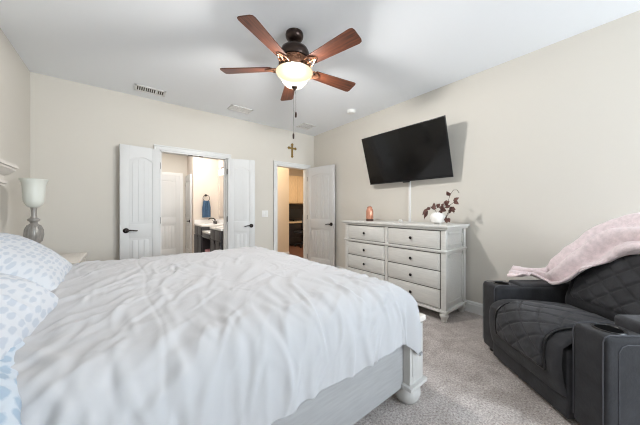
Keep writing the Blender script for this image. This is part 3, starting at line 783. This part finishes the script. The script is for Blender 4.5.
def duvet():
    X0, XI, YI0, YI1 = -.36, 1.222, .995, 2.74           # inner flat rectangle of the bed top
    A, B, R, Z0 = .36, .432, .19, .752                    # overhangs at foot and sides, edge roundness, height
    nx, ny = 330, 420
    S = np.linspace(X0, XI + A, nx)[:, None] * np.ones((1, ny))
    Q = np.linspace(YI0 - B, YI1 + B, ny)[None, :] * np.ones((nx, 1))
    rg = np.random.default_rng(11)
    W = np.zeros((nx, ny))

    def strokes(n, sx, sy, th, dth, ln, wd, ht, sharp=True):
        nonlocal W
        for _ in range(n):
            cx, cy = rg.uniform(*sx), rg.uniform(*sy)
            a = math.radians(rg.normal(th, dth)); L = rg.uniform(*ln); w_ = rg.uniform(*wd); h = rg.uniform(*ht)
            k = rg.normal(0, .9); sd = rg.choice((-1, 1))
            u = (S - cx) * math.cos(a) + (Q - cy) * math.sin(a); v = -(S - cx) * math.sin(a) + (Q - cy) * math.cos(a)
            v = v - k * u * u - .012 * np.sin(u * 9 + cx * 40)
            win = np.where(np.abs(u) < L, np.cos(np.clip(u / L, -1, 1) * PI / 2) ** 2, 0)
            ww = w_ * (1 + .5 * u / L)
            pr = np.exp(-.5 * (v / ww) ** 2)
            if sharp: pr = pr - .55 * np.exp(-.5 * ((v - sd * 1.9 * ww) / (ww * 1.1)) ** 2)
            W += .66 * h * win * pr
    strokes(88, (-.36, .36), (.9, 2.85), 70, 17, (.10, .34), (.008, .018), (.004, .011))
    strokes(34, (-.30, .80), (.8, 2.8), 58, 16, (.25, .55), (.016, .030), (.006, .014))
    strokes(46, (.2, 1.25), (.95, 2.75), 60, 20, (.12, .40), (.008, .020), (.0015, .004))
    strokes(26, (-.1, 1.3), (1.0, 2.7), 20, 25, (.10, .30), (.010, .022), (.002, .005))
    strokes(95, (-.36, 1.30), (.53, 1.12), 84, 15, (.10, .32), (.009, .024), (.004, .014))
    strokes(30, (-.36, 1.25), (.58, 1.05), 55, 25, (.12, .30), (.010, .020), (.004, .010))
    strokes(50, (-.36, 1.30), (2.7, 3.2), 84, 15, (.12, .30), (.010, .024), (.004, .014))
    strokes(55, (1.15, 1.55), (.8, 2.9), 8, 16, (.10, .25), (.010, .024), (.004, .012))
    strokes(170, (-.36, 1.4), (.6, 3.0), 62, 28, (.05, .16), (.005, .009), (.001, .0026))
    # stitched seam of the cover, pulled in a little, near the pillows
    seam = np.exp(-.5 * ((S - .10 - .012 * np.sin(Q * 7)) / .006) ** 2)
    W -= .003 * seam
    P = []
    for i in range(nx):
        row = []
        for j in range(ny):
            s_, q = S[i, j], Q[i, j]
            a = max(0, s_ - XI); bn = YI0 - q; bf = q - YI1
            bb = max(0, bn, bf); sg = -1 if bn > 0 else 1
            Nx, Ny = min(s_, XI), min(max(q, YI0), YI1)
            d = math.hypot(a, bb)
            ux, uy = (a / d, sg * bb / d) if d > 1e-6 else (0, 0)
            L = R * PI / 2; sq = 1 / max(abs(ux), abs(uy), .01) ** .85 if d > 1e-6 else 1
            if d < L:
                th = d / R; h = R * math.sin(th) * sq; dz = R * (1 - math.cos(th))
            else:
                h = R * sq + .03 * (d - L); dz = R + (d - L) * .985; th = PI / 2
            x = Nx + ux * h; y = Ny + uy * h; z = Z0 - dz
            w_ = W[i, j] + .012 * nz(s_ * 2.0, q * 2.0, 11) + .008 * nz(s_ * 4.5, q * 4.5, 13)
            if d > .1:
                g_ = min(1, (d - .1) / .3)
                along = s_ if bb > a else q
                w_ += g_ * (.018 * nz(along * 5.2, 2.0 + d * .8, 5) + .012 * nz(along * 10.5 + d * 1.5, 6.0, 9))
                if a > 0 and bb > 0:
                    an = math.atan2(bb, a); w_ += g_ * .020 * math.sin(an * 9) * min(1, a / .1) * min(1, bb / .1)
            n_ = (ux * math.sin(th), uy * math.sin(th), math.cos(th))
            x += n_[0] * w_; y += n_[1] * w_; z += n_[2] * w_
            if d > L:
                k = (d - L) / .25
                z += k * (.016 * nz(s_ * 3.1, q * 3.1, 20) + .010 * nz(s_ * 9, q * 9, 21))
            if a > L * .9 and bb < .06: z = max(z, .527)
            if a > .05 and bb > .05: z = max(z, .325 + .03 * nz(s_ * 8, q * 8, 3) + .02 * a)
            row.append((x, y, z))
        P.append(row)
    o = MB().grid(P).build('duvet', M['duvet'], angle=180)
    sm = o.modifiers.new('thick', 'SOLIDIFY'); sm.thickness = .014; sm.offset = -1
    return o


tag(duvet(), 'rumpled white duvet spread over the bed and hanging over its rail', 'duvet')

# ------------------------------------------------------------------ pillows


def pillow(name, m, w, h, t, loc, rot, seed, flange=.0):
    """x = height direction, y = width, z = thickness"""
    n1, n2 = 70, 90
    top, bot = [], []
    rn = seed * 13.7
    for i in range(n1):
        u = -1 + 2 * i / (n1 - 1); r1, r2 = [], []
        for j in range(n2):
            v = -1 + 2 * j / (n2 - 1)
            eu, ev = 1 - abs(u) ** 2.6, 1 - abs(v) ** 3.2
            e = max(0, eu * ev) ** .55
            x = u * h / 2 * (1 - .055 * (1 - abs(v) ** 2) * 1.0 * abs(u)); y = v * w / 2 * (1 - .05 * (1 - abs(u) ** 2) * abs(v))
            wr = .011 * (max(0, ridge(u * 2.0 + rn, v * 3.2, rn) - .25)) ** 2 + .014 * nz(u * 1.4 + rn, v * 1.9, 2 + rn)
            wr += .010 * max(0, ridge(v * 6 + rn, u * 1.6, 5) - .4) ** 2 * (abs(u) > .3)
            zz = e * t / 2
            k = min(1, e * 2)
            x += .012 * nz(v * 3 + rn, 1, u) * abs(u) ** 3; 
            r1.append((x, y, zz + wr * k)); r2.append((x, y, -zz + wr * .3 * k))
        top.append(r1); bot.append(r2)
    b = MB(); b.grid(top, uv=True); b.grid([list(reversed(r)) for r in bot], uv=True)
    bmesh.ops.remove_doubles(b.bm, verts=b.bm.verts[:], dist=.0004)
    bmesh.ops.recalc_face_normals(b.bm, faces=b.bm.faces[:])
    o = b.build(name, m, angle=180)
    o.location = loc; o.rotation_euler = rot
    return o


R_ = math.radians
o = pillow('pillow', M['pillow'], .92, .58, .25, (-.535, 2.35, .85), (0, R_(34), R_(2)), 1)
tag(o, 'pale patterned pillow leaning on the headboard, the one beside the lamp', 'pillow', 'pillows leaning on the headboard')
o = pillow('pillow', M['pillow'], .94, .60, .26, (-.505, 1.335, .845), (0, R_(31), R_(-3)), 2)
tag(o, 'pale patterned pillow leaning on the headboard above the flat blue printed pillow', 'pillow', 'pillows leaning on the headboard')
o = pillow('pillow', M['pillow_blue'], .60, .46, .12, (-.43, .985, .762), (0, R_(6), R_(10)), 3)
tag(o, 'blue printed pillow lying flat under the nearer leaning pillow', 'pillow')

# ------------------------------------------------------------------ recliner
rc = thing('recliner', 'charcoal suede power recliner with quilted seat and back and cup holders', 'recliner', (2.432, .822, 0), math.radians(-129.98))
# local: x along the width (far arm to near arm), y toward the back


def soft_box(b, x0, x1, y0, y1, z0, z1, bev=.03, seg=4, mtx=None):
    b.box(x0, x1, y0, y1, z0, z1, bev, seg, mtx); return b


def make_arm(xa, xb, mirror):
    b = MB(); soft_box(b, xa, xb, 0, .90, .04, .572, .03, 5)
    a = b.build('armrest', M['suede'], rc)
    q = MB(); soft_box(q, xa + .012, xb - .012, .20, .80, .535, .592 if mirror else .626, .028, 5); q.build('arm_pad', M['suede2'], a)
    cx = (xa + xb) / 2
    q = MB(); q.lathe([(.050, .5735), (.053, .578), (.060, .578), (.063, .572)], 28, tr(cx, .105, 0), caps=False)
    ch = q.build('cup_holder', M['black'], a)
    MB().lathe([(.0005, .5742), (.0515, .5742)], 28, tr(cx, .105, 0), caps=False).build('cup_hole_shade', M['cup_shade'], ch)  # flat black disc paints the shade inside the cup hole
    # welt seams
    q = MB(); e = xb if not mirror else xa
    for x in (xa + .012, xb - .012):
        pts = [(x, -.0015, .08), (x, -.0015, .54), (x, .008, .566), (x, .03, .5745), (x, .19, .5745)]
        q.tube(pts, .0028, 6)
    yo = xb + .001 if mirror == 0 else xa - .001
    pts = [(yo, .06, .08), (yo, .06, .50), (yo, .075, .525), (yo, .10, .535), (yo, .84, .535)]
    q.tube(pts, .0026, 6)
    q.build('stitching', M['thread'], a)


make_arm(0, .165, 1)
make_arm(.785, .955, 0)
b = MB(); soft_box(b, .165, .785, -.02, .88, .03, .41, .012, 3); b.build('base', M['suede'], rc)
b = MB(); soft_box(b, .170, .780, -.012, .05, .035, .135, .014, 4); b.build('kick_panel', M['suede'], rc)
# seat cushion flowing over the front as a chaise


def quilt(u, v, nu, nv, amp):
    a = u * nu + v * nv; b = u * nu - v * nv
    ga = abs((a % 1) - .5) * 2; gb = abs((b % 1) - .5) * 2   # 1 on seam lines
    g = max(ga, gb)
    return amp * (1 - max(0, (g - .72) / .28) ** 2.0)


def seat_path(t):
    """t 0..1 from the back of the seat over the front edge down; returns (y, z, ny, nz)"""
    pts = [(.62, .43), (.30, .465), (.12, .475), (.02, .465), (-.035, .435), (-.055, .39), (-.055, .30), (-.04, .20), (-.03, .15)]
    n = len(pts) - 1; f = t * n; i = min(n - 1, int(f)); r = f - i
    g = lambda k: Vector((pts[min(n, max(0, k))][0], pts[min(n, max(0, k))][1]))
    p0, p1, p2, p3 = g(i - 1), g(i), g(i + 1), g(i + 2)
    q = .5 * ((2 * p1) + (-p0 + p2) * r + (2 * p0 - 5 * p1 + 4 * p2 - p3) * r * r + (-p0 + 3 * p1 - 3 * p2 + p3) * r ** 3)
    d = .5 * ((-p0 + p2) + 2 * (2 * p0 - 5 * p1 + 4 * p2 - p3) * r + 3 * (-p0 + 3 * p1 - 3 * p2 + p3) * r * r)
    d.normalize()
    return q.x, q.y, d.y, -d.x      # outward normal (right of travel)


def seat_surface(x0, x1, t0, t1, off, name, m, q_amp=0, edge=.03):
    nu, nv = 70, 90; P = []
    for i in range(nu):
        u = i / (nu - 1); row = []
        for j in range(nv):
            v = j / (nv - 1); t = t0 + (t1 - t0) * v
            y, z, ny, nz2 = seat_path(t)
            if nz2 < 0 and ny > 0: ny, nz2 = -ny, -nz2
            e = min(1, min(u, 1 - u) * (x1 - x0) / edge); ev = min(1, min(v, 1 - v) * .9 / edge)
            k = math.sqrt(max(0, 1 - (1 - e) ** 2)) * math.sqrt(max(0, 1 - (1 - ev) ** 2))
            crown = .012 * math.sin(PI * u)
            o = off * k + crown - .012
            if q_amp: o += quilt(u, v, 2.6, 4.0, q_amp) * k
            o += .007 * nz(u * 4, v * 6, 3) + .005 * max(0, ridge(u * 2.2 + v * 2, v * 5, 8) - .3)
            row.append((x0 + (x1 - x0) * u, y + ny * o, z + nz2 * o))
        P.append(row)
    b = MB().grid(P); bmesh.ops.recalc_face_normals(b.bm, faces=b.bm.faces[:])
    return b.build(name, m, rc, angle=180)


seat_surface(.168, .782, 0, 1, .02, 'seat_cushion', M['suede'], 0, .05)
o = seat_surface(.29, .70, .06, .80, .036, 'seat_panel', M['suede2'], .011, .035)
q = MB()
for X in (.288, .702):
    pts = []
    for k in range(31):
        y, z, ny, nz2 = seat_path(.22 + .58 * k / 30); pts.append((X, y + ny * .022, z + nz2 * .022))
    q.tube(pts, .0065, 8)
y, z, ny, nz2 = seat_path(.80)
q.tube([(.288 + .414 * k / 10, y + ny * .022, z + nz2 * .022) for k in range(11)], .0065, 8)
q.build('piping', M['black'], rc)
# backrest shell and quilted face
def back_y(z): return .545 + (z - .45) * .36


b = MB()
nu, nv = 40, 60
def back_face(x0, x1, z0, z1, off, q_amp, edge, rtop):
    P = []
    for i in range(61):
        u = i / 60; row = []
        for j in range(81):
            v = j / 80
            x = x0 + (x1 - x0) * u; z = z0 + (z1 - z0) * v
            # rounded top corners
            if z > z1 - rtop:
                f = (z - (z1 - rtop)) / rtop; sh = rtop * (1 - math.sqrt(max(0, 1 - f * f * .96)))
                x = x0 + sh + (x1 - x0 - 2 * sh) * u
            e = min(1, min(u, 1 - u) * (x1 - x0) / edge); ev = min(1, min(v, 1 - v) * (z1 - z0) / edge)
            k = math.sqrt(max(0, 1 - (1 - e) ** 2)) * math.sqrt(max(0, 1 - (1 - ev) ** 2))
            o = off * k + .018 * math.sin(PI * u) * math.sin(PI * v)
            if q_amp: o += quilt(u, v, 3.6, 4.2, q_amp) * k
            row.append((x, back_y(z) - o, z + o * .34))
        P.append(row)
    return P


pts = [(.17, .40), (.78, .40), (.78, .90), (.75, .97), (.70, .995), (.25, .995), (.20, .97), (.17, .90)]
q = MB(); q.prism(pts, 0, .20, Matrix(((1, 0, 0, 0), (0, .36, .94, back_y(.45) - .45 * .36 + .03), (0, 1, -.34, .03), (0, 0, 0, 1))), .02)
q.build('back_shell', M['suede'], rc)
b = MB(); b.grid(back_face(.172, .778, .44, 1.01, .06, 0, .06, .12)); b.build('backrest', M['suede'], rc, angle=180)
b = MB(); b.grid(back_face(.225, .725, .49, .985, .075, .011, .05, .08)); b.build('back_panel', M['suede2'], rc, angle=180)
for x in (.05, .90):
    for y in (.06, .82): MB().lathe([(.025, 0), (.025, .045)], 14, tr(x, y, 0)).build('foot', M['black'], rc)

# ------------------------------------------------------------------ blanket on the recliner
CR = math.radians(-129.98); cc_, ss_ = math.cos(CR), math.sin(CR)


def catmull(pts, t):
    n = len(pts) - 1; f = t * n; i = min(n - 1, int(f)); r = f - i
    g = lambda k: Vector(pts[min(n, max(0, k))])
    p0, p1, p2, p3 = g(i - 1), g(i), g(i + 1), g(i + 2)
    return .5 * ((2 * p1) + (-p0 + p2) * r + (2 * p0 - 5 * p1 + 4 * p2 - p3) * r * r + (-p0 + 3 * p1 - 3 * p2 + p3) * r ** 3)


low = [(-.018, .23, .600), (.03, .27, .612), (.02, .38, .628), (.105, .475, .590), (.246, .455, .620), (.362, .505, .735), (.448, .55, .815), (.531, .58, .895), (.64, .60, .93), (.76, .62, .95)]
hi = [(-.075, .31, .672), (-.035, .36, .662), (.008, .50, .664), (.0, .60, .713), (.02, .70, .810), (.09, .75, .913), (.173, .79, 1.003), (.289, .82, 1.08), (.41, .82, 1.108), (.72, .82, 1.11)]
bk = [(-.08, .35, .61), (-.04, .42, .62), (-.03, .56, .62), (-.05, .68, .62), (-.03, .80, .68), (.05, .87, .74), (.15, .93, .80), (.28, .96, .84), (.42, .97, .86), (.72, .97, .86)]
mid = []
for k, (a, b) in enumerate(zip(low, hi)):
    q = (Vector(a) + Vector(b)) / 2
    lim = back_y(q.z) - .135
    if k > 2 and q.y > lim: q.y += (lim - q.y) * min(1, (k - 2) / 2)
    mid.append(tuple(q))
P = []
for i in range(121):
    t = i / 120
    ctl = [catmull(low, t), catmull(mid, t), catmull(hi, t), catmull(bk, t)]
    row = []
    for j in range(61):
        v = j / 60
        q = catmull(ctl, v)
        tg_ = catmull(ctl, min(1, v + .02)) - catmull(ctl, max(0, v - .02))
        s_ = catmull([Vector(x) for x in (low if v < .33 else hi)], min(1, t + .02)) - catmull([Vector(x) for x in (low if v < .33 else hi)], max(0, t - .02))
        n_ = s_.cross(tg_).normalized()
        if n_.z < 0 and abs(n_.z) > .2: n_ = -n_
        if n_.y > 0 and v < .5 and abs(n_.z) <= .2: n_ = -n_
        fold = .030 * math.sin(v * 25 + 2.2 * math.sin(t * 4.2) + .8 * nz(t * 3, v * 3, 1)) * (.12 + .88 * min(1, t * 2.5)) + .016 * nz(t * 8, v * 5, 4) + .006 * nz(t * 22, v * 12, 8)
        q = q + n_ * (fold + .008)
        row.append((2.432 + q.x * cc_ - q.y * ss_, .822 + q.x * ss_ + q.y * cc_, q.z))
    P.append(row)
o = MB().grid(P).build('throw_blanket', M['fleece'], angle=180)
sm = o.modifiers.new('thick', 'SOLIDIFY'); sm.thickness = .018; sm.offset = 0
tag(o, 'pale pink fleece throw draped over the recliner back and far armrest', 'blanket')
